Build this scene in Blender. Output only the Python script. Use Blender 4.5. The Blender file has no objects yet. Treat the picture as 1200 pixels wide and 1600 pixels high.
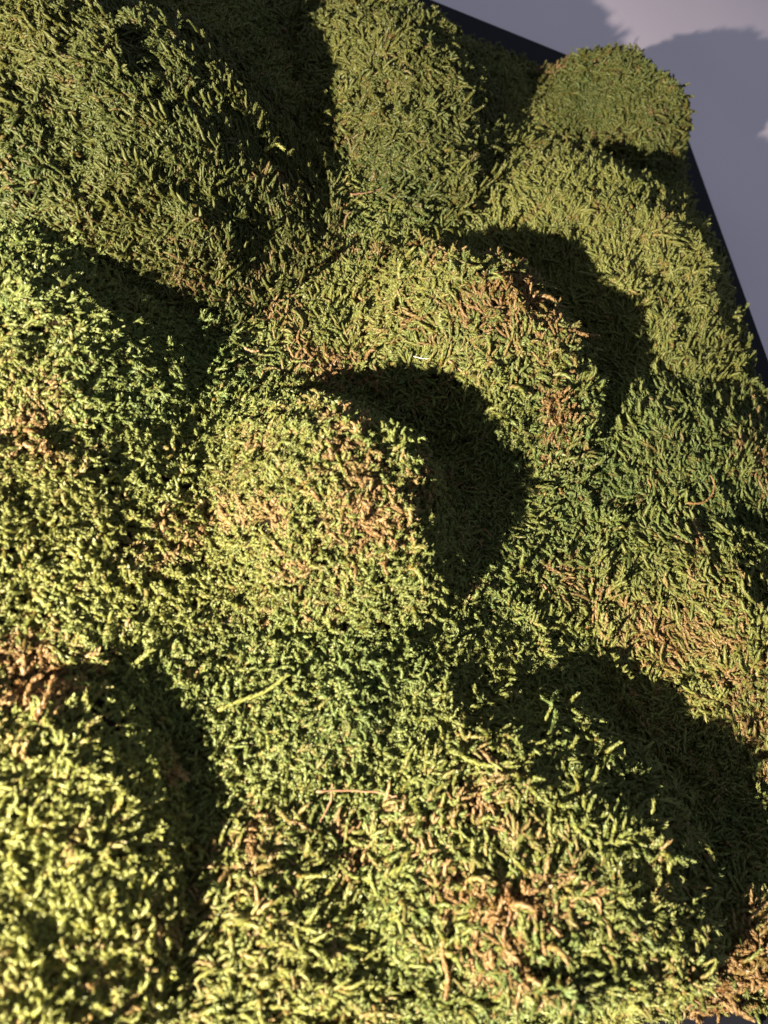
import bpy, math, random
import numpy as np
from mathutils import Matrix, Vector

random.seed(7)
RNG = np.random.default_rng(11)
scene = bpy.context.scene
COL = scene.collection

# ------------------------------------------------------------------ camera
# The panel hangs on a wall: panel right = +X, up = +Z, wall plane faces -Y.
# Camera stands low and to the left of the panel, close to it, looking up and right.
D_CAM = 0.367                       # metres from lens to the face of the board
U = np.array((.934, .142, .329)); U /= np.linalg.norm(U)
V = np.array((-.034, -.878, .477)); V -= U * V.dot(U); V /= np.linalg.norm(V)
N = np.cross(U, V)
F_PX = 1156.0                       # focal length in pixels of the 1200 x 1600 photograph
cam_data = bpy.data.cameras.new("camera")
cam = bpy.data.objects.new("camera", cam_data)
COL.objects.link(cam)
right = Vector((U[0], -N[0], V[0])); down = Vector((U[1], -N[1], V[1])); fwd = Vector((U[2], -N[2], V[2]))
m = Matrix((( right[0], -down[0], -fwd[0], 0.0),
            ( right[1], -down[1], -fwd[1], -D_CAM),
            ( right[2], -down[2], -fwd[2], 0.0),
            (0, 0, 0, 1)))
cam.matrix_world = m
cam_data.sensor_fit = 'VERTICAL'
cam_data.sensor_height = 36.0
cam_data.sensor_width = 27.0
cam_data.lens = 36.0 * F_PX / 1600.0
cam_data.clip_start = 0.01
cam_data.clip_end = 50.0
cam_data.dof.use_dof = True
cam_data.dof.focus_distance = 0.46
cam_data.dof.aperture_fstop = 8.0
scene.camera = cam

def P(px, py, h=0.0):
    """Point of the place seen at photo pixel (px, py) at height h above the board face -> (X, Z)."""
    r = np.array(((px - 600) / F_PX, (py - 800) / F_PX, 1.0))
    p = r * ((D_CAM - h) / -(N.dot(r)))
    return float(U.dot(p)), float(V.dot(p))

# ------------------------------------------------------------------ light
world = bpy.data.worlds.new("World"); scene.world = world; world.use_nodes = True
bg = world.node_tree.nodes["Background"]
bg.inputs[0].default_value = (0.78, 0.87, 1.0, 1); bg.inputs[1].default_value = 0.27

LAMP = Vector((-0.52, -0.335, -0.36))
ld = bpy.data.lights.new("spot_lamp", 'SPOT')
lamp = bpy.data.objects.new("spot_lamp", ld); COL.objects.link(lamp)
lamp.location = LAMP
tgt = Vector((0.22, 0, 0.30))
lamp.rotation_euler = (tgt - LAMP).to_track_quat('-Z', 'Y').to_euler()
ld.energy = 250.0; ld.color = (1.0, 0.88, 0.70); ld.shadow_soft_size = 0.008
ld.spot_size = math.radians(110); ld.spot_blend = 0.6

scene.view_settings.view_transform = 'Standard'
scene.view_settings.look = 'None'
scene.view_settings.exposure = 0.0
scene.view_settings.gamma = 1.0
scene.cycles.max_bounces = 5
scene.cycles.diffuse_bounces = 3
scene.cycles.glossy_bounces = 2
scene.cycles.transmission_bounces = 2

MOSS = True                          # False: quick look at the bare shapes

# ------------------------------------------------------------------ noise
class Noise2:
    def __init__(s, seed):
        s.t = np.random.default_rng(seed).random((256, 256))
    def v(s, x, y):
        x = np.asarray(x, float) + 97.3; y = np.asarray(y, float) + 61.7
        xi = np.floor(x).astype(int); yi = np.floor(y).astype(int)
        fx = x - xi; fy = y - yi
        fx = fx * fx * (3 - 2 * fx); fy = fy * fy * (3 - 2 * fy)
        g = lambda a, b: s.t[a & 255, b & 255]
        return (g(xi, yi) * (1 - fx) + g(xi + 1, yi) * fx) * (1 - fy) + (g(xi, yi + 1) * (1 - fx) + g(xi + 1, yi + 1) * fx) * fy
    def f(s, x, y, o=3):
        r = 0; a = 1.0; t = 0
        for k in range(o):
            r = r + a * s.v(x * 2 ** k + 17 * k, y * 2 ** k - 9 * k); t += a; a *= .5
        return r / t
N1, N2_, N3, N4, N5 = (Noise2(k) for k in (1, 2, 3, 4, 5))

# ------------------------------------------------------------------ materials
def mat(name):
    m = bpy.data.materials.new(name); m.use_nodes = True
    nt = m.node_tree; b = nt.nodes["Principled BSDF"]
    return m, nt, b
def nd(nt, t, **kw):
    n = nt.nodes.new(t)
    for k, v in kw.items(): setattr(n, k, v)
    return n

def wall_material():
    m, nt, b = mat("lilac_grey_wall_paint")
    tc = nd(nt, "ShaderNodeTexCoord")
    n = nd(nt, "ShaderNodeTexNoise"); n.inputs["Scale"].default_value = 3.0; n.inputs["Detail"].default_value = 6
    r = nd(nt, "ShaderNodeValToRGB")
    r.color_ramp.elements[0].color = (.70, .61, .735, 1); r.color_ramp.elements[1].color = (.75, .66, .78, 1)
    r.color_ramp.elements[0].position = .3; r.color_ramp.elements[1].position = .7
    n2 = nd(nt, "ShaderNodeTexNoise"); n2.inputs["Scale"].default_value = 900.0; n2.inputs["Detail"].default_value = 3
    n3 = nd(nt, "ShaderNodeTexNoise"); n3.inputs["Scale"].default_value = 120.0; n3.inputs["Detail"].default_value = 4
    ad = nd(nt, "ShaderNodeMath", operation='ADD')
    bu = nd(nt, "ShaderNodeBump"); bu.inputs["Strength"].default_value = .25; bu.inputs["Distance"].default_value = .0004
    L = nt.links.new
    for q in (n, n2, n3): L(tc.outputs["Object"], q.inputs["Vector"])
    L(n.outputs["Fac"], r.inputs[0]); L(r.outputs[0], b.inputs["Base Color"])
    L(n2.outputs["Fac"], ad.inputs[0]); L(n3.outputs["Fac"], ad.inputs[1]); L(ad.outputs[0], bu.inputs["Height"])
    L(bu.outputs[0], b.inputs["Normal"]); b.inputs["Roughness"].default_value = .75
    return m

def board_material():
    m, nt, b = mat("black_painted_board")
    tc = nd(nt, "ShaderNodeTexCoord"); L = nt.links.new
    n = nd(nt, "ShaderNodeTexNoise"); n.inputs["Scale"].default_value = 60.0; n.inputs["Detail"].default_value = 6
    r = nd(nt, "ShaderNodeValToRGB")
    r.color_ramp.elements[0].color = (.006, .007, .012, 1); r.color_ramp.elements[1].color = (.012, .013, .020, 1)
    bu = nd(nt, "ShaderNodeBump"); bu.inputs["Strength"].default_value = .3; bu.inputs["Distance"].default_value = .0005
    L(tc.outputs["Object"], n.inputs["Vector"]); L(n.outputs["Fac"], r.inputs[0]); L(r.outputs[0], b.inputs["Base Color"])
    L(n.outputs["Fac"], bu.inputs["Height"]); L(bu.outputs[0], b.inputs["Normal"]); b.inputs["Roughness"].default_value = .8; b.inputs["Specular IOR Level"].default_value = .15
    return m

def substrate_material():
    m, nt, b = mat("dead_brown_moss_underlayer")
    g = nd(nt, "ShaderNodeTexCoord"); L = nt.links.new
    n = nd(nt, "ShaderNodeTexNoise"); n.inputs["Scale"].default_value = 220.0; n.inputs["Detail"].default_value = 6
    r = nd(nt, "ShaderNodeValToRGB")
    r.color_ramp.elements[0].color = (.003, .0025, .0015, 1); r.color_ramp.elements[1].color = (.022, .013, .006, 1)
    r.color_ramp.elements[0].position = .35; r.color_ramp.elements[1].position = .7
    bu = nd(nt, "ShaderNodeBump"); bu.inputs["Strength"].default_value = 1; bu.inputs["Distance"].default_value = .003
    L(g.outputs["Object"], n.inputs["Vector"]); L(n.outputs["Fac"], r.inputs[0]); L(r.outputs[0], b.inputs["Base Color"])
    L(n.outputs["Fac"], bu.inputs["Height"]); L(bu.outputs[0], b.inputs["Normal"]); b.inputs["Roughness"].default_value = .95; b.inputs["Specular IOR Level"].default_value = .1
    return m

def moss_material(name, attr_type):
    """Shoot colour: 'shade' on the shoot mesh = (position along shoot, random per shoot, scale pattern);
    'tint' = (brownness, yellow..blue green, lightness) carried by every tuft."""
    m, nt, b = mat(name); L = nt.links.new
    sh = nd(nt, "ShaderNodeAttribute", attribute_name="shade"); ss = nd(nt, "ShaderNodeSeparateXYZ"); L(sh.outputs["Vector"], ss.inputs[0])
    ti = nd(nt, "ShaderNodeAttribute", attribute_name="tint", attribute_type=attr_type); ts = nd(nt, "ShaderNodeSeparateXYZ"); L(ti.outputs["Vector"], ts.inputs[0])
    def mix(f, a, c):
        n = nd(nt, "ShaderNodeMix", data_type='RGBA')
        for s, v in ((n.inputs[0], f), (n.inputs[6], a), (n.inputs[7], c)):
            if hasattr(v, "node"): L(v, s)
            else: s.default_value = v
        return n.outputs[2]
    def mth(op, a, c, cl=False):
        n = nd(nt, "ShaderNodeMath", operation=op, use_clamp=cl)
        for s, v in ((n.inputs[0], a), (n.inputs[1], c)):
            if hasattr(v, "node"): L(v, s)
            else: s.default_value = v
        return n.outputs[0]
    along, rnd, pat = ss.outputs[0], ss.outputs[1], ss.outputs[2]
    brown, hue, light = ts.outputs[0], ts.outputs[1], ts.outputs[2]
    hv = mth('ADD', hue, mth('MULTIPLY', mth('SUBTRACT', rnd, .5), .55), True)
    green = mix(hv, (.142, .145, .030, 1), (.060, .104, .025, 1))
    # tips paler
    green = mix(mth('MULTIPLY', mth('POWER', along, 3.0), .40), green, (.210, .222, .092, 1))
    rb = nd(nt, "ShaderNodeMath", operation='FRACT'); L(mth('MULTIPLY', rnd, 7.31), rb.inputs[0])
    bcol = mix(rb.outputs[0], (.125, .050, .014, 1), (.24, .155, .070, 1))
    # brown: old lower ends, plus whole dead shoots where the patch is brown
    base_b = mth('MULTIPLY', mth('SUBTRACT', .55, along), 1.6, True)
    whole = mth('MULTIPLY', mth('SUBTRACT', mth('ADD', brown, mth('MULTIPLY', rb.outputs[0], .50)), .75), 4.0, True)
    bf = mth('MAXIMUM', mth('MULTIPLY', base_b, mth('ADD', .58, brown)), whole)
    bf = mth('MINIMUM', bf, .92)
    c = mix(bf, green, bcol)
    # scale pattern and lightness, which puts some of the lamp's falloff into the colour
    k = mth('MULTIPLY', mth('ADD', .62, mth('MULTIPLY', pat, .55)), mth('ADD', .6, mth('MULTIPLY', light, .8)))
    vm = nd(nt, "ShaderNodeVectorMath", operation='SCALE'); L(c, vm.inputs[0]); L(k, vm.inputs["Scale"])
    L(vm.outputs[0], b.inputs["Base Color"])
    b.inputs["Roughness"].default_value = .47
    b.inputs["Specular IOR Level"].default_value = .28
    tr = nd(nt, "ShaderNodeBsdfTranslucent"); L(vm.outputs[0], tr.inputs[0])
    mx = nd(nt, "ShaderNodeMixShader"); mx.inputs[0].default_value = .09
    out = nt.nodes["Material Output"]
    L(b.outputs[0], mx.inputs[1]); L(tr.outputs[0], mx.inputs[2]); L(mx.outputs[0], out.inputs[0])
    return m

M_WALL, M_BOARD, M_SUB = wall_material(), board_material(), substrate_material()
M_MOSS = moss_material("moss_shoot_green", 'INSTANCER')
M_SPRIG = moss_material("moss_sprig_green", 'GEOMETRY')
def plain(name, c, rough=.7):
    m, nt, b = mat(name); L = nt.links.new
    g = nd(nt, "ShaderNodeTexCoord"); n = nd(nt, "ShaderNodeTexNoise"); n.inputs["Scale"].default_value = 600; n.inputs["Detail"].default_value = 4
    r = nd(nt, "ShaderNodeValToRGB"); r.color_ramp.elements[0].color = tuple(x * .55 for x in c) + (1,); r.color_ramp.elements[1].color = tuple(min(1, x * 1.3) for x in c) + (1,)
    L(g.outputs["Object"], n.inputs["Vector"]); L(n.outputs["Fac"], r.inputs[0]); L(r.outputs[0], b.inputs["Base Color"]); b.inputs["Roughness"].default_value = rough
    return m
M_TWIG = plain("dry_twig_bark", (.30, .17, .09))
M_STRAW = plain("bleached_straw", (.75, .68, .58), .35)

# ------------------------------------------------------------------ helpers
def tag(o, label=None, cat=None, group=None, kind=None):
    if label: o["label"] = label
    if cat: o["category"] = cat
    if group: o["group"] = group
    if kind: o["kind"] = kind
    return o
def mesh_obj(name, verts, faces, material, parent=None, smooth=True, attrs=None):
    me = bpy.data.meshes.new(name)
    me.from_pydata([tuple(v) for v in verts], [], [tuple(f) for f in faces])
    if smooth: me.shade_smooth()
    for an, arr in (attrs or {}).items():
        a = me.attributes.new(an, 'FLOAT_VECTOR', 'POINT'); a.data.foreach_set("vector", np.asarray(arr, np.float32).ravel())
    if material: me.materials.append(material)
    o = bpy.data.objects.new(name, me); COL.objects.link(o)
    if parent: o.parent = parent
    return o
def empty(name, loc):
    o = bpy.data.objects.new(name, None); o.location = loc; o.empty_display_size = .02; COL.objects.link(o); return o

def tube(pts, rad, sides=5, bump=.0, phase=0.0, cap=True):
    """verts, faces, t(along), pattern for a tube along pts."""
    pts = np.asarray(pts, float); n = len(pts)
    tan = np.gradient(pts, axis=0); tan /= np.linalg.norm(tan, axis=1)[:, None] + 1e-12
    ref = np.array((.13, .31, .94)) if abs(tan[0][2]) < .9 else np.array((1., 0, 0))
    vs, al, pa = [], [], []
    side = np.cross(tan[0], ref); side /= np.linalg.norm(side)
    for i in range(n):
        side = side - tan[i] * side.dot(tan[i]); side /= np.linalg.norm(side) + 1e-12
        up = np.cross(side, tan[i])
        for j in range(sides):
            a = 2 * math.pi * j / sides + phase
            alt = 1 if (i + j) % 2 else -1
            r = rad[i] * (1 + bump * alt)
            vs.append(pts[i] + r * (math.cos(a) * side + math.sin(a) * up)); al.append(i / (n - 1)); pa.append(.5 + .5 * alt)
    fs = []
    for i in range(n - 1):
        for j in range(sides):
            a, b_ = i * sides + j, i * sides + (j + 1) % sides
            fs.append((a, b_, b_ + sides, a + sides))
    if cap:
        fs.append(tuple(range(sides - 1, -1, -1))); fs.append(tuple((n - 1) * sides + j for j in range(sides)))
    return vs, fs, al, pa

# ------------------------------------------------------------------ the mounds
# apex pixel x, y in the photograph, height (m), radius across / along (m), turn (deg), profile exponent, kind of shoots, brownness, hue, light, density
MOUNDS = [
 # name key, px, py, H, ra, rb, rot, e, fam, brown, hue, light (moss tone plus painted lamp falloff: top cushions dimmed, K lightened), comb angle
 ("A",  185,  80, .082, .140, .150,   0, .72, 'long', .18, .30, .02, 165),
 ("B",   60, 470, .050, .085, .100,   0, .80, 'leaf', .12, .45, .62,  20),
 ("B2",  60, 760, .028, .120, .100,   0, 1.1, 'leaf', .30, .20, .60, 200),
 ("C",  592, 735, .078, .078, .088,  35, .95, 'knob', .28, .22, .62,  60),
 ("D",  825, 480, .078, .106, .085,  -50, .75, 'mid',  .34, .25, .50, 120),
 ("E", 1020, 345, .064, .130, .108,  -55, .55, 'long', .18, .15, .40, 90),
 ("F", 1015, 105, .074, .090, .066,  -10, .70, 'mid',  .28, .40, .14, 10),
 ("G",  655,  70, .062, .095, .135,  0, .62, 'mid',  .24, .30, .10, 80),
 ("H", 1090, 690, .034, .120, .100,  0, .90, 'long', .25, .45, .42, 150),
 ("I", 1180, 960, .048, .095, .105,  0, .90, 'long', .36, .25, .55, 130),
 ("J",  930, 1370, .060, .094, .094,  -40, .42, 'mid',  .24, .38, .56, 20),
 ("K",   52, 1400, .042, .060, .092,  0, .36, 'knob', .30, .12, 1.0, 300),
 ("L",  470, 1440, .028, .080, .060,  0, 1.0, 'mid',  .36, .25, .58, 40),
 ("M",  590, 1120, .032, .105, .075,  20, 1.0, 'knob', .14, .30, .64, 330),
 ("O", 1190, 1480, .030, .050, .040,  0, .80, 'mid',  .40, .40, .50, 100),
]
BOARD_X0, BOARD_X1, BOARD_Z0 = -.34, .538, P(1060, 1592, .005)[1] - .080
MOSS_Z0 = BOARD_Z0 + .080
BOARD_Z1 = P(800, 50)[1]
BOARD_T = .068

class Mound:
    def __init__(s, row, k):
        (s.key, px, py, s.H, s.ra, s.rb, rot, s.e, s.fam, s.brown, s.hue, s.light, s.comb) = row
        s.x, s.z = P(px, py, s.H); s.rot = math.radians(rot); s.k = k
    def rho2(s, x, z):
        dx, dz = x - s.x, z - s.z; c, q = math.cos(s.rot), math.sin(s.rot)
        a, b_ = (dx * c + dz * q) / s.ra, (-dx * q + dz * c) / s.rb
        w = 1 + .22 * (N1.f(x * 14 + 31 * s.k, z * 14, 2) - .5) * 2
        return (a * a + b_ * b_) * w
    def h(s, x, z):
        r2 = s.rho2(x, z); q = 1 - r2
        v = np.where(q > 0, s.H * np.clip(q, 0, 1) ** s.e, s.H * 1.2 * q)
        lump = ((N2_.f(x * 24 + 7 * s.k, z * 24, 3) - .5) * .026 + (N5.f(x * 70, z * 70, 2) - .5) * .007) * np.clip(v / .03, 0, 1)
        c = carpet_h(x, z); K = .030          # the foot of the cushion runs out softly into the low moss
        c = np.where(c < 0, -.05, c)
        if s.key == 'K': lump = lump * .5
        lump = lump - np.clip(MOSS_Z0 + .012 + .012 * N4.v(x * 60, z * 60) - z, 0, 1) * 4
        lump = lump - np.clip({'F': -.126, 'G': -.112, 'E': -.022}.get(s.key, -.026) - margin(x, z), 0, 1) * 3.0
        d = np.abs(v + lump - c)
        out = np.maximum(v + lump, c) + np.where(d < K, (K - d) ** 2 / (4 * K), 0)
        return np.where((v + lump > c - K * .9) & (v > -.03), out, -.02)
mounds = [Mound(r, k) for k, r in enumerate(MOUNDS)]

def margin(x, z):                    # distance inside the line where the moss stops short of the board edge
    e = np.minimum(BOARD_X1 - .072 - x, BOARD_Z1 - .130 - z)
    return e + .010 * (N4.f(x * 30, z * 30, 2) - .5)
def carpet_h(x, z):
    b_ = .014 + .016 * (N3.f(x * 9, z * 9, 3) - .4)
    edge = np.minimum(np.minimum(BOARD_X1 - .038 - x, BOARD_Z1 - .066 - z), z - MOSS_Z0)
    edge = edge + .012 * (N4.f(x * 30, z * 30, 2) - .5)
    return np.where(edge > 0, b_ * np.clip(edge / .035, 0, 1) ** .6, -.02)

def top_of(x, z, skip=None):
    t = carpet_h(x, z)
    for q in mounds:
        if q is not skip: t = np.maximum(t, q.h(x, z))
    return t

def W(x, z, h):                      # panel coordinates -> world
    return np.stack((x, -np.asarray(h), z), axis=-1)

# ------------------------------------------------------------------ tuft variants (a tuft = several leafy shoots)
def make_shoot(rs, L, w, curl, lift, nseg, base=(0, 0, 0), ang=0.0, bump=.22):
    t = np.linspace(0, 1, nseg)
    k = curl * (rs.random() - .5) * 2; k2 = (rs.random() - .5) * 5 * curl / 1.2
    th = ang + k * t + k2 * t * t * .5
    el = lift * (1 - .9 * t) + (rs.random() - .5) * .9 * t
    d = np.stack((np.cos(th) * np.cos(el), np.sin(th) * np.cos(el), np.sin(el)), 1)
    p = np.cumsum(d, 0) * L / nseg; p = p - p[0] + np.asarray(base)
    r = w * .5 * (.45 + .75 * np.sin(np.pi * np.clip(t * .80 + .16, 0, 1)) ** .8) * np.where(t > .93, .55, 1)
    r[-1] *= .35
    r = r * (1 + .12 * (rs.random(nseg) - .5))
    return p, r

FAM = {  # length, width, curl, lift, shoots per tuft, spread
 'knob': dict(L=.0088, w=.0018, curl=1.5, lift=.85, n=6, sp=.0055, seg=9),
 'leaf': dict(L=.0098, w=.0020, curl=.9,  lift=.75, n=5, sp=.0058, seg=8),
 'mid':  dict(L=.0108, w=.00170, curl=1.4, lift=.70, n=6, sp=.0065, seg=10),
 'long': dict(L=.0145, w=.0017, curl=.9,  lift=.42, n=7, sp=.0070, seg=9),
}
NVAR = 10
def make_tuft_mesh(fam, i):
    rs = np.random.default_rng(1000 + i * 13 + len(fam) * 7 + ord(fam[0])); f = FAM[fam]
    V_, F_, A_ = [], [], []
    for k in range(f['n']):
        ang = rs.normal(0, .55 if fam in ('long',) else .95)
        a = rs.random() * 6.283; q = f['sp'] * math.sqrt(rs.random())
        L = f['L'] * rs.uniform(.6, 1.35); w = f['w'] * rs.uniform(.7, 1.15)
        base = np.array((q * math.cos(a) - L * .35, q * math.sin(a), rs.uniform(-.0045, -.001)))
        rnd = rs.random()
        shoots = [make_shoot(rs, L, w, f['curl'], f['lift'] * rs.uniform(.4, 1.5), f['seg'], base, ang)]
        if rs.random() < .60:        # pinnate side branches
            p0, _ = shoots[0]
            for b_ in range(rs.integers(1, 4)):
                j = rs.integers(2, len(p0) - 2)
                shoots.append(make_shoot(rs, L * rs.uniform(.3, .5), w * .8, f['curl'], .25, 5, p0[j], ang + rs.choice((-1, 1)) * rs.uniform(.6, 1.1)))
        for si, (p, r) in enumerate(shoots):
            v, fc, al, pa = tube(p, r, 5 if si == 0 else 4, .20, rs.random())
            # leaf points standing off the shoot, all aimed towards its tip
            tn = np.gradient(p, axis=0); tn /= np.linalg.norm(tn, axis=1)[:, None] + 1e-9
            for li in range(1, len(p) - 1):
                for q_ in range(3 if si == 0 else 2):
                    sd = np.cross(tn[li], rs.normal(0, 1, 3)); sd /= np.linalg.norm(sd) + 1e-9
                    wd = np.cross(tn[li], sd); c0 = p[li] + tn[li] * rs.uniform(-.3, .3) * L / len(p)
                    lw = rs.uniform(.28, .42) * w; tip = c0 + sd * (r[li] + rs.uniform(.25, .5) * w) + tn[li] * rs.uniform(.5, .9) * w
                    b0 = c0 + sd * r[li] * .7
                    o_ = len(v); v += [b0 - wd * lw, b0 + wd * lw, tip]; fc.append((o_, o_ + 1, o_ + 2))
                    t_ = li / (len(p) - 1); al += [t_, t_, min(1, t_ + .25)]; pa += [.35, .35, 1.0]
            o = len(V_); V_ += v; F_ += [tuple(x + o for x in g) for g in fc]
            A_ += [(x if si == 0 else .5 + .5 * x, rnd, y) for x, y in zip(al, pa)]
    me = bpy.data.meshes.new("moss_tuft"); me.from_pydata([tuple(v) for v in V_], [], F_); me.shade_smooth()
    at = me.attributes.new("shade", 'FLOAT_VECTOR', 'POINT'); at.data.foreach_set("vector", np.array(A_, np.float32).ravel())
    me.materials.append(M_MOSS)
    return me
def make_scatter_group(fam):
    ng = bpy.data.node_groups.new("moss_growth_" + fam, 'GeometryNodeTree')
    ng.interface.new_socket("Geometry", in_out='INPUT', socket_type='NodeSocketGeometry')
    ng.interface.new_socket("Geometry", in_out='OUTPUT', socket_type='NodeSocketGeometry')
    L = ng.links.new; n = ng.nodes.new
    gi, go = n("NodeGroupInput"), n("NodeGroupOutput")
    join = n("GeometryNodeJoinGeometry")
    for i in range(NVAR):
        ob = bpy.data.objects.new("moss_tuft", make_tuft_mesh(fam, i))
        oi = n("GeometryNodeObjectInfo"); oi.inputs["Object"].default_value = ob
        g2 = n("GeometryNodeGeometryToInstance"); L(oi.outputs["Geometry"], g2.inputs[0]); L(g2.outputs[0], join.inputs[0])
    iop = n("GeometryNodeInstanceOnPoints"); iop.inputs["Pick Instance"].default_value = True
    L(gi.outputs[0], iop.inputs["Points"]); L(join.outputs[0], iop.inputs["Instance"])
    def na(name, dt):
        a = n("GeometryNodeInputNamedAttribute"); a.data_type = dt; a.inputs["Name"].default_value = name; return a.outputs["Attribute"]
    L(na("pick", 'INT'), iop.inputs["Instance Index"])
    er = n("FunctionNodeEulerToRotation"); L(na("turn", 'FLOAT_VECTOR'), er.inputs[0]); L(er.outputs[0], iop.inputs["Rotation"])
    L(na("size", 'FLOAT'), iop.inputs["Scale"])
    L(iop.outputs[0], go.inputs[0])
    return ng
GROUPS = {}

# brown / hue patches: photo pixel, radius in panel metres, brown, hue shift
PATCH = [(500, 800, .050, .42, -.1), (560, 870, .030, .45, -.1), (745, 530, .045, .55, -.1), (700, 420, .03, .35, 0), (840, 680, .030, .50, 0), (30, 640, .045, .38, -.2),
         (520, 540, .028, .45, 0), (725, 1450, .036, .42, 0), (470, 470, .05, .22, 0), (745, 1300, .030, .30, 0), (430, 430, .05, .18, 0), (540, 330, .04, .22, 0), (690, 470, .05, .2, 0), (790, 1350, .03, .35, 0), (830, 1400, .025, .4, 0), (600, 1330, .03, .30, 0),
         (1170, 1540, .030, .75, 0), (905, 900, .030, .45, 0), (870, 100, .022, .65, 0), (1100, 1010, .050, .30, 0), (60, 1060, .03, .40, 0), (1185, 720, .03, .5, 0),
         (300, 430, .03, .40, 0), (440, 290, .025, .45, 0), (310, 100, .025, .40, 0), (530, 1220, .04, .15, .1), (1010, 975, .02, .5, 0),
         (600, 1040, .060, -.25, .20), (820, 1170, .06, -.1, .15), (900, 720, .05, -.1, .45), (340, 530, .05, -.15, .30), (640, 200, .05, -.1, .0), (560, 240, .05, 0, .35),
         (1100, 800, .04, -.1, .5), (250, 720, .05, -.2, .15), (850, 900, .05, -.2, .25), (1020, 400, .05, -.1, -.25), (180, 900, .05, .15, -.2), (420, 1050, .04, -.1, -.1)]
PATCH = [(*P(a, b, .03), r, br, hu) for a, b, r, br, hu in PATCH]

def growth(name, hf, x0, x1, z0, z1, fam, brown, hue, light, comb, dens, parent, skip, label=None, size=1.0):
    """Moss shoots rooted all over one cushion: points with turn / size / tint, a tuft grown on each."""
    nr = int((x1 - x0) * (z1 - z0) * dens * 1.3 * 3.2)
    x = RNG.uniform(x0, x1, nr); z = RNG.uniform(z0, z1, nr); e = .0025
    h = hf(x, z)
    hx = (hf(x + e, z) - hf(x - e, z)) / (2 * e); hz = (hf(x, z + e) - hf(x, z - e)) / (2 * e)
    sl = np.sqrt(1 + np.clip(hx, -4, 4) ** 2 + np.clip(hz, -4, 4) ** 2)
    pock = N3.f(x * 90 + 5, z * 90, 2) * .6 + N2_.f(x * 38, z * 38, 2) * .4
    keep = (h > .001) & (RNG.random(nr) < sl / 3.2) & (pock > .28 + RNG.normal(0, .05, nr)) & (np.abs(hx) < 8) & (np.abs(hz) < 8)
    x, z, h, hx, hz = (q[keep] for q in (x, z, h, hx, hz))
    if skip != 'none':
        keep = h > top_of(x, z, skip) - .004 if skip else np.ones(len(x), bool)
    if skip is None:                 # carpet: hide where a mound stands above it
        mt = np.full(len(x), -1.0)
        for q in mounds: mt = np.maximum(mt, q.h(x, z))
        keep = h > mt - .003
    x, z, h, hx, hz = (q[keep] for q in (x, z, h, hx, hz))
    n = len(x)
    nrm = np.stack((-hx, -np.ones(n), -hz), 1)          # world: h = -y
    nrm = np.stack((-hx, -np.ones(n), -hz), 1); nrm /= np.linalg.norm(nrm, axis=1)[:, None]
    # a tuft's normal wobbles; the comb direction drifts over the surface
    nrm += RNG.normal(0, .22, (n, 3)); nrm /= np.linalg.norm(nrm, axis=1)[:, None]
    ang = math.radians(comb) + (N4.f(x * 16, z * 16, 2) - .5) * (2.6 if fam == 'long' else 7.0) + RNG.normal(0, .35 if fam == 'long' else .6, n)
    d = np.stack((np.cos(ang), np.zeros(n), np.sin(ang)), 1)
    d -= nrm * (d * nrm).sum(1)[:, None]; d /= np.linalg.norm(d, axis=1)[:, None] + 1e-9
    y = np.cross(nrm, d)
    # R columns = d, y, nrm  -> XYZ euler
    eu = np.stack((np.arctan2(y[:, 2], nrm[:, 2]), -np.arcsin(np.clip(d[:, 2], -1, 1)), np.arctan2(d[:, 1], d[:, 0])), 1)
    br = np.full(n, brown) + (N3.f(x * 24, z * 24, 3) - .5) * .55 + (N2_.f(x * 75, z * 75, 2) - .5) * .65
    hu = np.full(n, hue) + (N5.f(x * 15, z * 15, 3) - .5) * .9
    bp = np.zeros(n); bn = np.zeros(n)
    for (a, b_, r, db, dh) in PATCH:
        g = np.exp(-((x - a) ** 2 + (z - b_) ** 2) / (r * r) * 2.0) * (.6 + .8 * N5.f(x * 60, z * 60, 2))
        bp = np.maximum(bp, g * db * (.45 + 1.1 * N2_.f(x * 80, z * 80, 2))); bn = np.minimum(bn, g * db); hu += g * dh * .7
    br = br + bp + bn
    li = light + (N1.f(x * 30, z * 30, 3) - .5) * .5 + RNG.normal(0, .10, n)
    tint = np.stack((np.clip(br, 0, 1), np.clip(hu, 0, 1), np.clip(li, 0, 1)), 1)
    me = bpy.data.meshes.new(name)
    loc = np.asarray(parent.location) if parent else np.zeros(3)
    pts = W(x, z, h) - loc - nrm * .0005
    me.vertices.add(n); me.vertices.foreach_set("co", pts.astype(np.float32).ravel())
    for an, arr in (("turn", eu), ("tint", tint)):
        a = me.attributes.new(an, 'FLOAT_VECTOR', 'POINT'); a.data.foreach_set("vector", arr.astype(np.float32).ravel())
    a = me.attributes.new("size", 'FLOAT', 'POINT'); a.data.foreach_set("value", (size * RNG.uniform(.75, 1.2, n)).astype(np.float32))
    a = me.attributes.new("pick", 'INT', 'POINT'); a.data.foreach_set("value", RNG.integers(0, NVAR, n).astype(np.int32))
    me.materials.append(M_MOSS)
    o = bpy.data.objects.new(name, me); COL.objects.link(o)
    if parent: o.parent = parent
    if fam not in GROUPS: GROUPS[fam] = make_scatter_group(fam)
    md = o.modifiers.new("growth", 'NODES'); md.node_group = GROUPS[fam]
    o["kind"] = "stuff"
    if label: o["label"] = label
    print(name, parent.name if parent else "", n)
    return o

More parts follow.
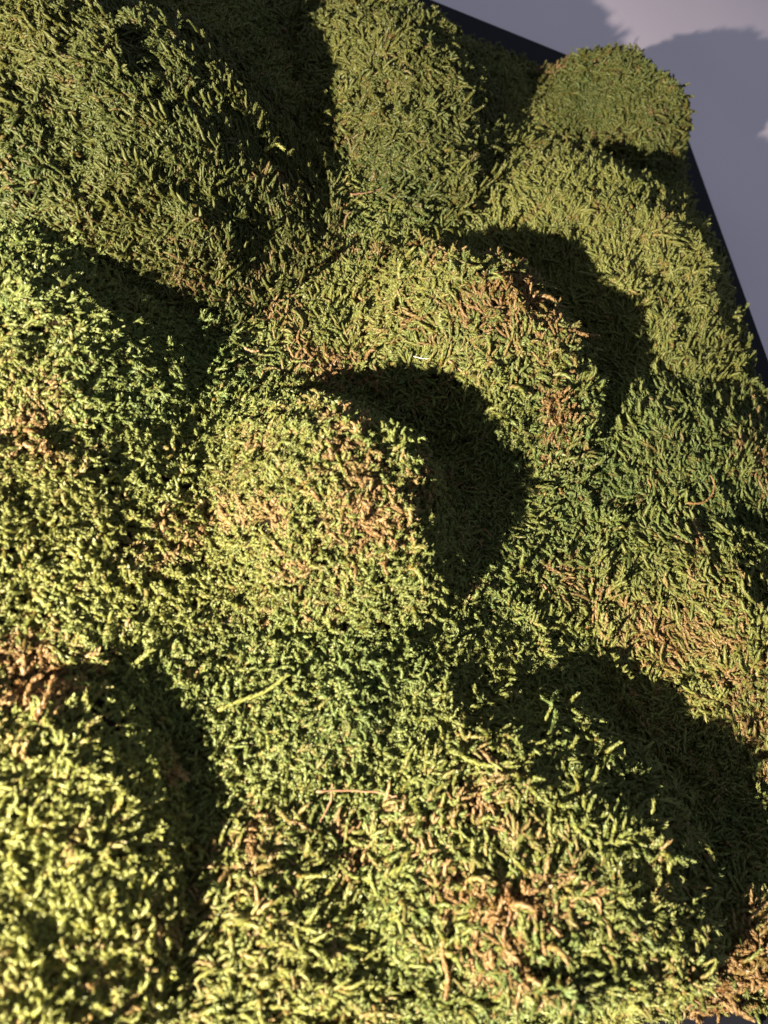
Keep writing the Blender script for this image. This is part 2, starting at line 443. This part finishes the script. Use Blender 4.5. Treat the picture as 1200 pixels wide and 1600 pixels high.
def surface(name, hf, x0, x1, z0, z1, step, parent, floor=-.001):
    """Underlayer: the height field as a closed-looking sheet with a skirt to the board."""
    nx, nz = int((x1 - x0) / step) + 1, int((z1 - z0) / step) + 1
    xs, zs = np.linspace(x0, x1, nx), np.linspace(z0, z1, nz)
    X, Z = np.meshgrid(xs, zs, indexing='ij'); H = hf(X.ravel(), Z.ravel()) - .0015
    loc = np.asarray(parent.location) if parent else np.zeros(3)
    v = W(X.ravel(), Z.ravel(), np.maximum(H, .0005)) - loc
    ok = H > 0
    okg = ok.reshape(nx, nz); grow = okg.copy()
    grow[1:] |= okg[:-1]; grow[:-1] |= okg[1:]; grow[:, 1:] |= okg[:, :-1]; grow[:, :-1] |= okg[:, 1:]; g = grow
    f = []; idx = np.arange(nx * nz).reshape(nx, nz)
    m_ = g[:-1, :-1] & g[1:, :-1] & g[1:, 1:] & g[:-1, 1:]
    for i, j in zip(*np.nonzero(m_)): f.append((idx[i, j], idx[i + 1, j], idx[i + 1, j + 1], idx[i, j + 1]))
    used = np.unique(np.array(f).ravel()); remap = -np.ones(nx * nz, int); remap[used] = np.arange(len(used))
    return mesh_obj(name, v[used].tolist(), remap[np.array(f)].tolist(), M_SUB, parent)

# ------------------------------------------------------------------ setting: wall
s = 3.0
wall = mesh_obj("wall", [(-s, BOARD_T, -s), (s, BOARD_T, -s), (s, BOARD_T, s), (-s, BOARD_T, s), (-s, BOARD_T + .1, -s), (s, BOARD_T + .1, -s), (s, BOARD_T + .1, s), (-s, BOARD_T + .1, s)],
                [(0, 1, 2, 3), (7, 6, 5, 4), (0, 4, 5, 1), (1, 5, 6, 2), (2, 6, 7, 3), (3, 7, 4, 0)], M_WALL, smooth=False)
wall["kind"] = "structure"

# ------------------------------------------------------------------ panel board
def board():
    root = empty("display_panel", ((BOARD_X0 + BOARD_X1) / 2, BOARD_T, BOARD_Z0))
    tag(root, "flat black painted panel hung on the lilac wall, carrying all the moss cushions", "panel")
    x0, x1, z0, z1 = BOARD_X0, BOARD_X1, BOARD_Z0, BOARD_Z1
    b_ = .0012; loc = root.location
    prof = [(0, BOARD_T - .0005), (0, b_), (b_, 0)]
    vs = []
    for ins, y in prof:
        for (x, z) in ((x0 + ins, z0 + ins), (x1 - ins, z0 + ins), (x1 - ins, z1 - ins), (x0 + ins, z1 - ins)):
            vs.append((x - loc[0], y - loc[1], z - loc[2]))
    fs = []
    for k in range(len(prof) - 1):
        for j in range(4):
            a, c = k * 4 + j, k * 4 + (j + 1) % 4
            fs.append((a, c, c + 4, a + 4))
    fs.append((8, 9, 10, 11)); fs.append((3, 2, 1, 0))
    mesh_obj("backing_board", vs, fs, M_BOARD, root, smooth=False)
    return root
board()

# ------------------------------------------------------------------ moss carpet
XL = -.16                            # the carpet goes on a little past the frame
cx0, cx1, cz0, cz1 = XL, BOARD_X1, BOARD_Z0, BOARD_Z1
car = empty("moss_carpet", ((cx0 + cx1) / 2, 0, (cz0 + cz1) / 2))
tag(car, "low green and brown moss filling the hollows between the cushions on the black panel", "moss carpet", None, "stuff")
surface("underlayer", carpet_h, cx0, cx1, cz0, cz1, .005, car)
if MOSS: growth("shoots", carpet_h, cx0, cx1, cz0, cz1, 'mid', .30, .42, .50, 60, 60000, car, None)

LABELS = {
 "A": "large dim olive moss cushion with long combed shoots, filling the top left corner",
 "B": "moss cushion with short pointed shoots at the left edge, under the large olive cushion",
 "B2": "low yellow-green moss swelling with an orange-brown patch at the left edge",
 "C": "round pale yellow-green moss cushion at the centre with a brown patch on its lit side",
 "D": "moss cushion with rust-brown patches, just above and right of the central one",
 "E": "long pale green moss cushion with grassy shoots beside the right edge of the panel",
 "F": "small dim moss cushion covering the top right corner of the panel",
 "G": "tall moss cushion at the top middle, reaching the upper edge of the panel",
 "H": "low moss cushion of long stringy green shoots at the right, under the pale grassy one",
 "I": "tan and olive moss cushion at the right edge, above the deep shadow",
 "J": "large moss cushion at lower right with curled shoots and pinkish dead patches",
 "K": "bright blurred moss cushion nearest the camera in the bottom left corner",
 "L": "low lumpy moss cushion with brown tangles at the bottom middle",
 "M": "broad fresh green moss swell sloping down just below the round central cushion",
 "O": "small moss cushion with a reddish brown lower edge in the bottom right corner",
}
ROOT = {}
SIZE = {'A': .86, 'J': 1.06, 'L': 1.04, 'K': 1.0, 'G': 1.18, 'F': 1.12, 'E': 1.12, 'D': 1.08, 'O': 1.15}   # how big the shoots grow
for q in mounds:
    r = empty("moss_cushion", (q.x, 0, q.z)); ROOT[q.key] = r
    tag(r, LABELS[q.key], "moss cushion", "moss cushions glued on the black panel")
    R = max(q.ra, q.rb) * 1.6
    x0, x1, z0, z1 = max(q.x - R, XL), min(q.x + R, BOARD_X1 + .03), q.z - R, min(q.z + R, BOARD_Z1 + .03)
    surface("underlayer", q.h, x0, x1, z0, z1, .004, r)
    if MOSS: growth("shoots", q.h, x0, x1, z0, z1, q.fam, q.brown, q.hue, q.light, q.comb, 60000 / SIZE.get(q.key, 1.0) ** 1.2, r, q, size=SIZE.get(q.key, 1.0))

# ------------------------------------------------------------------ stray sprigs (parts of their cushion) and loose twigs
def surf(px, py, off=0.0):
    """The point of the moss surface (plus off) seen at a photo pixel."""
    h = .03
    for _ in range(9):
        x, z = P(px, py, h); t = float(top_of(np.array([x]), np.array([z]))[0])
        h += (max(t, .0) + off - h) * .5
    x, z = P(px, py, h); return np.array((x, -h, z))
def smooth_path(p, n):
    p = np.asarray(p); t = np.linspace(0, len(p) - 1, n); i = np.clip(t.astype(int), 0, len(p) - 2); f = (t - i)[:, None]
    g = lambda k: p[np.clip(k, 0, len(p) - 1)]
    a, b_, c, d = g(i - 1), g(i), g(i + 1), g(i + 2)
    return .5 * (2 * b_ + (c - a) * f + (2 * a - 5 * b_ + 4 * c - d) * f ** 2 + (3 * b_ - a - 3 * c + d) * f ** 3)
def sprig(parent, pix, w=.0022, off=.006, tint=(.1, .2, .7), leafy=True, label=None):
    rs = np.random.default_rng(int(pix[0][0] * 7 + pix[0][1]))
    offs = np.linspace(off * .4, off, len(pix))
    p = smooth_path([surf(a, b_, o) for (a, b_), o in zip(pix, offs)], 16)
    r = w * .5 * np.linspace(1.0, .75, 16) * (1 + .15 * rs.normal(0, 1, 16)); r[-1] *= .4
    v, f, al, pa = tube(p, np.abs(r), 6, .16); al = [.35 + .6 * q for q in al]
    if leafy:
        tn = np.gradient(p, axis=0); tn /= np.linalg.norm(tn, axis=1)[:, None] + 1e-12
        for i in range(1, 15):
            for k in range(5):
                sd = np.cross(tn[i], rs.normal(0, 1, 3)); sd /= np.linalg.norm(sd); wd = np.cross(tn[i], sd)
                c0 = p[i] + tn[i] * rs.uniform(-.5, .5) * .001
                b0 = c0 + sd * r[i] * .6; tip = c0 + sd * (r[i] + w * .35) + tn[i] * w * .8
                o_ = len(v); v += [b0 - wd * w * .3, b0 + wd * w * .3, tip]; f.append((o_, o_ + 1, o_ + 2)); al += [.6, .6, .95]; pa += [.3, .3, 1.]
    loc = np.asarray(parent.location)
    o = mesh_obj("sprig", [q - loc for q in v], f, M_SPRIG, parent, attrs={"shade": [(a, .35 + .3 * rs.random(), c) for a, c in zip(al, pa)], "tint": [tint] * len(v)})
    if label: o["label"] = label
G_, Y_, B_ = (.0, .75, .75), (.1, .1, .9), (.95, .2, .9)
C_ = ROOT
for root, pix, w, off, tint in [
    (C_["J"], [(858, 1150), (868, 1118), (862, 1096), (874, 1078)], .0022, .014, G_),
    (C_["J"], [(868, 1112), (858, 1098), (846, 1090)], .0016, .012, G_),
    (C_["J"], [(1010, 1260), (1035, 1250), (1058, 1256)], .0024, .008, Y_),
    (C_["J"], [(1040, 1345), (1062, 1338), (1082, 1344)], .0024, .008, G_),
    (C_["J"], [(690, 1150), (720, 1180), (762, 1196), (800, 1190)], .0022, .006, Y_),
    (C_["J"], [(890, 1270), (905, 1300), (940, 1318), (985, 1312)], .0024, .006, Y_),
    (C_["J"], [(700, 1430), (690, 1480), (700, 1530), (695, 1560)], .0022, .006, B_),
    (C_["J"], [(730, 1400), (745, 1450), (735, 1500)], .0022, .006, B_),
    (car, [(340, 1110), (372, 1096), (415, 1080), (452, 1052)], .0021, .010, Y_),
    (car, [(195, 1062), (213, 1036), (242, 1012)], .0024, .010, Y_),
    (car, [(640, 1330), (620, 1360), (560, 1372), (530, 1350)], .0022, .006, Y_),
    (C_["H"], [(1018, 735), (1026, 785), (1050, 822), (1082, 848)], .0022, .006, G_),
    (C_["H"], [(1072, 838), (1110, 833), (1146, 852)], .0020, .008, G_),
    (C_["H"], [(1072, 786), (1096, 786), (1112, 774), (1116, 756), (1110, 742)], .0015, .008, B_),
    (C_["F"], [(866, 110), (888, 92), (894, 72)], .0016, .010, (.3, .6, .5)),
    (C_["A"], [(412, 236), (430, 226), (443, 232)], .0024, .010, Y_),
    (C_["A"], [(300, 80), (322, 75), (328, 92)], .0022, .008, Y_),
    (C_["K"], [(55, 1125), (72, 1092), (84, 1060)], .0022, .010, B_),
    (C_["K"], [(40, 1100), (48, 1070), (62, 1058)], .0020, .010, B_),
    (C_["K"], [(232, 1265), (248, 1228), (244, 1205)], .0021, .008, Y_),
    (C_["C"], [(517, 690), (528, 718), (540, 747)], .0014, .005, (.3, .1, 1)),
    (C_["E"], [(905, 300), (912, 280), (935, 255)], .0022, .008, Y_),
    (C_["D"], [(760, 400), (772, 418), (782, 440)], .0022, .008, G_)]:
    sprig(root, pix, w, off, tint)

def twig(pix, w, m_, label, cat, off=.005, name="dry_twig", knots=True):
    rs = np.random.default_rng(int(pix[0][0]))
    p = smooth_path([surf(a, b_, off) for a, b_ in pix], 18) + rs.normal(0, .00018, (18, 3))
    r = w * .5 * np.linspace(1, .6, 18) * (1 + (.18 * rs.normal(0, 1, 18) if knots else 0))
    v, f, _, _ = tube(p, np.abs(r), 6, .05)
    loc = p[9]; o = mesh_obj(name, [q - loc for q in v], f, m_); o.location = loc
    tag(o, label, cat)
twig([(495, 1237), (545, 1235), (590, 1238), (622, 1246)], .0010, M_TWIG, "thin straight tan twig lying across the low moss below the centre", "twig")
twig([(700, 562), (712, 572), (726, 584)], .0018, M_TWIG, "short pinkish stem stub on the moss above the central cushion", "twig")
twig([(638, 554), (655, 559), (672, 561)], .0006, M_STRAW, "bright white hair-thin straw above the central cushion's shadow", "straw", name="pale_straw", knots=False)
twig([(548, 304), (578, 300), (606, 292)], .0015, M_TWIG, "reddish brown twig between the top middle cushion and the hollow below it", "twig")
twig([(520, 1225), (515, 1255), (500, 1285)], .0011, M_TWIG, "bent brown twig hanging under the straight tan one", "twig")
twig([(382, 543), (392, 548), (404, 549)], .0018, M_TWIG, "tiny brown bark scrap in the hollow left of the centre", "twig")
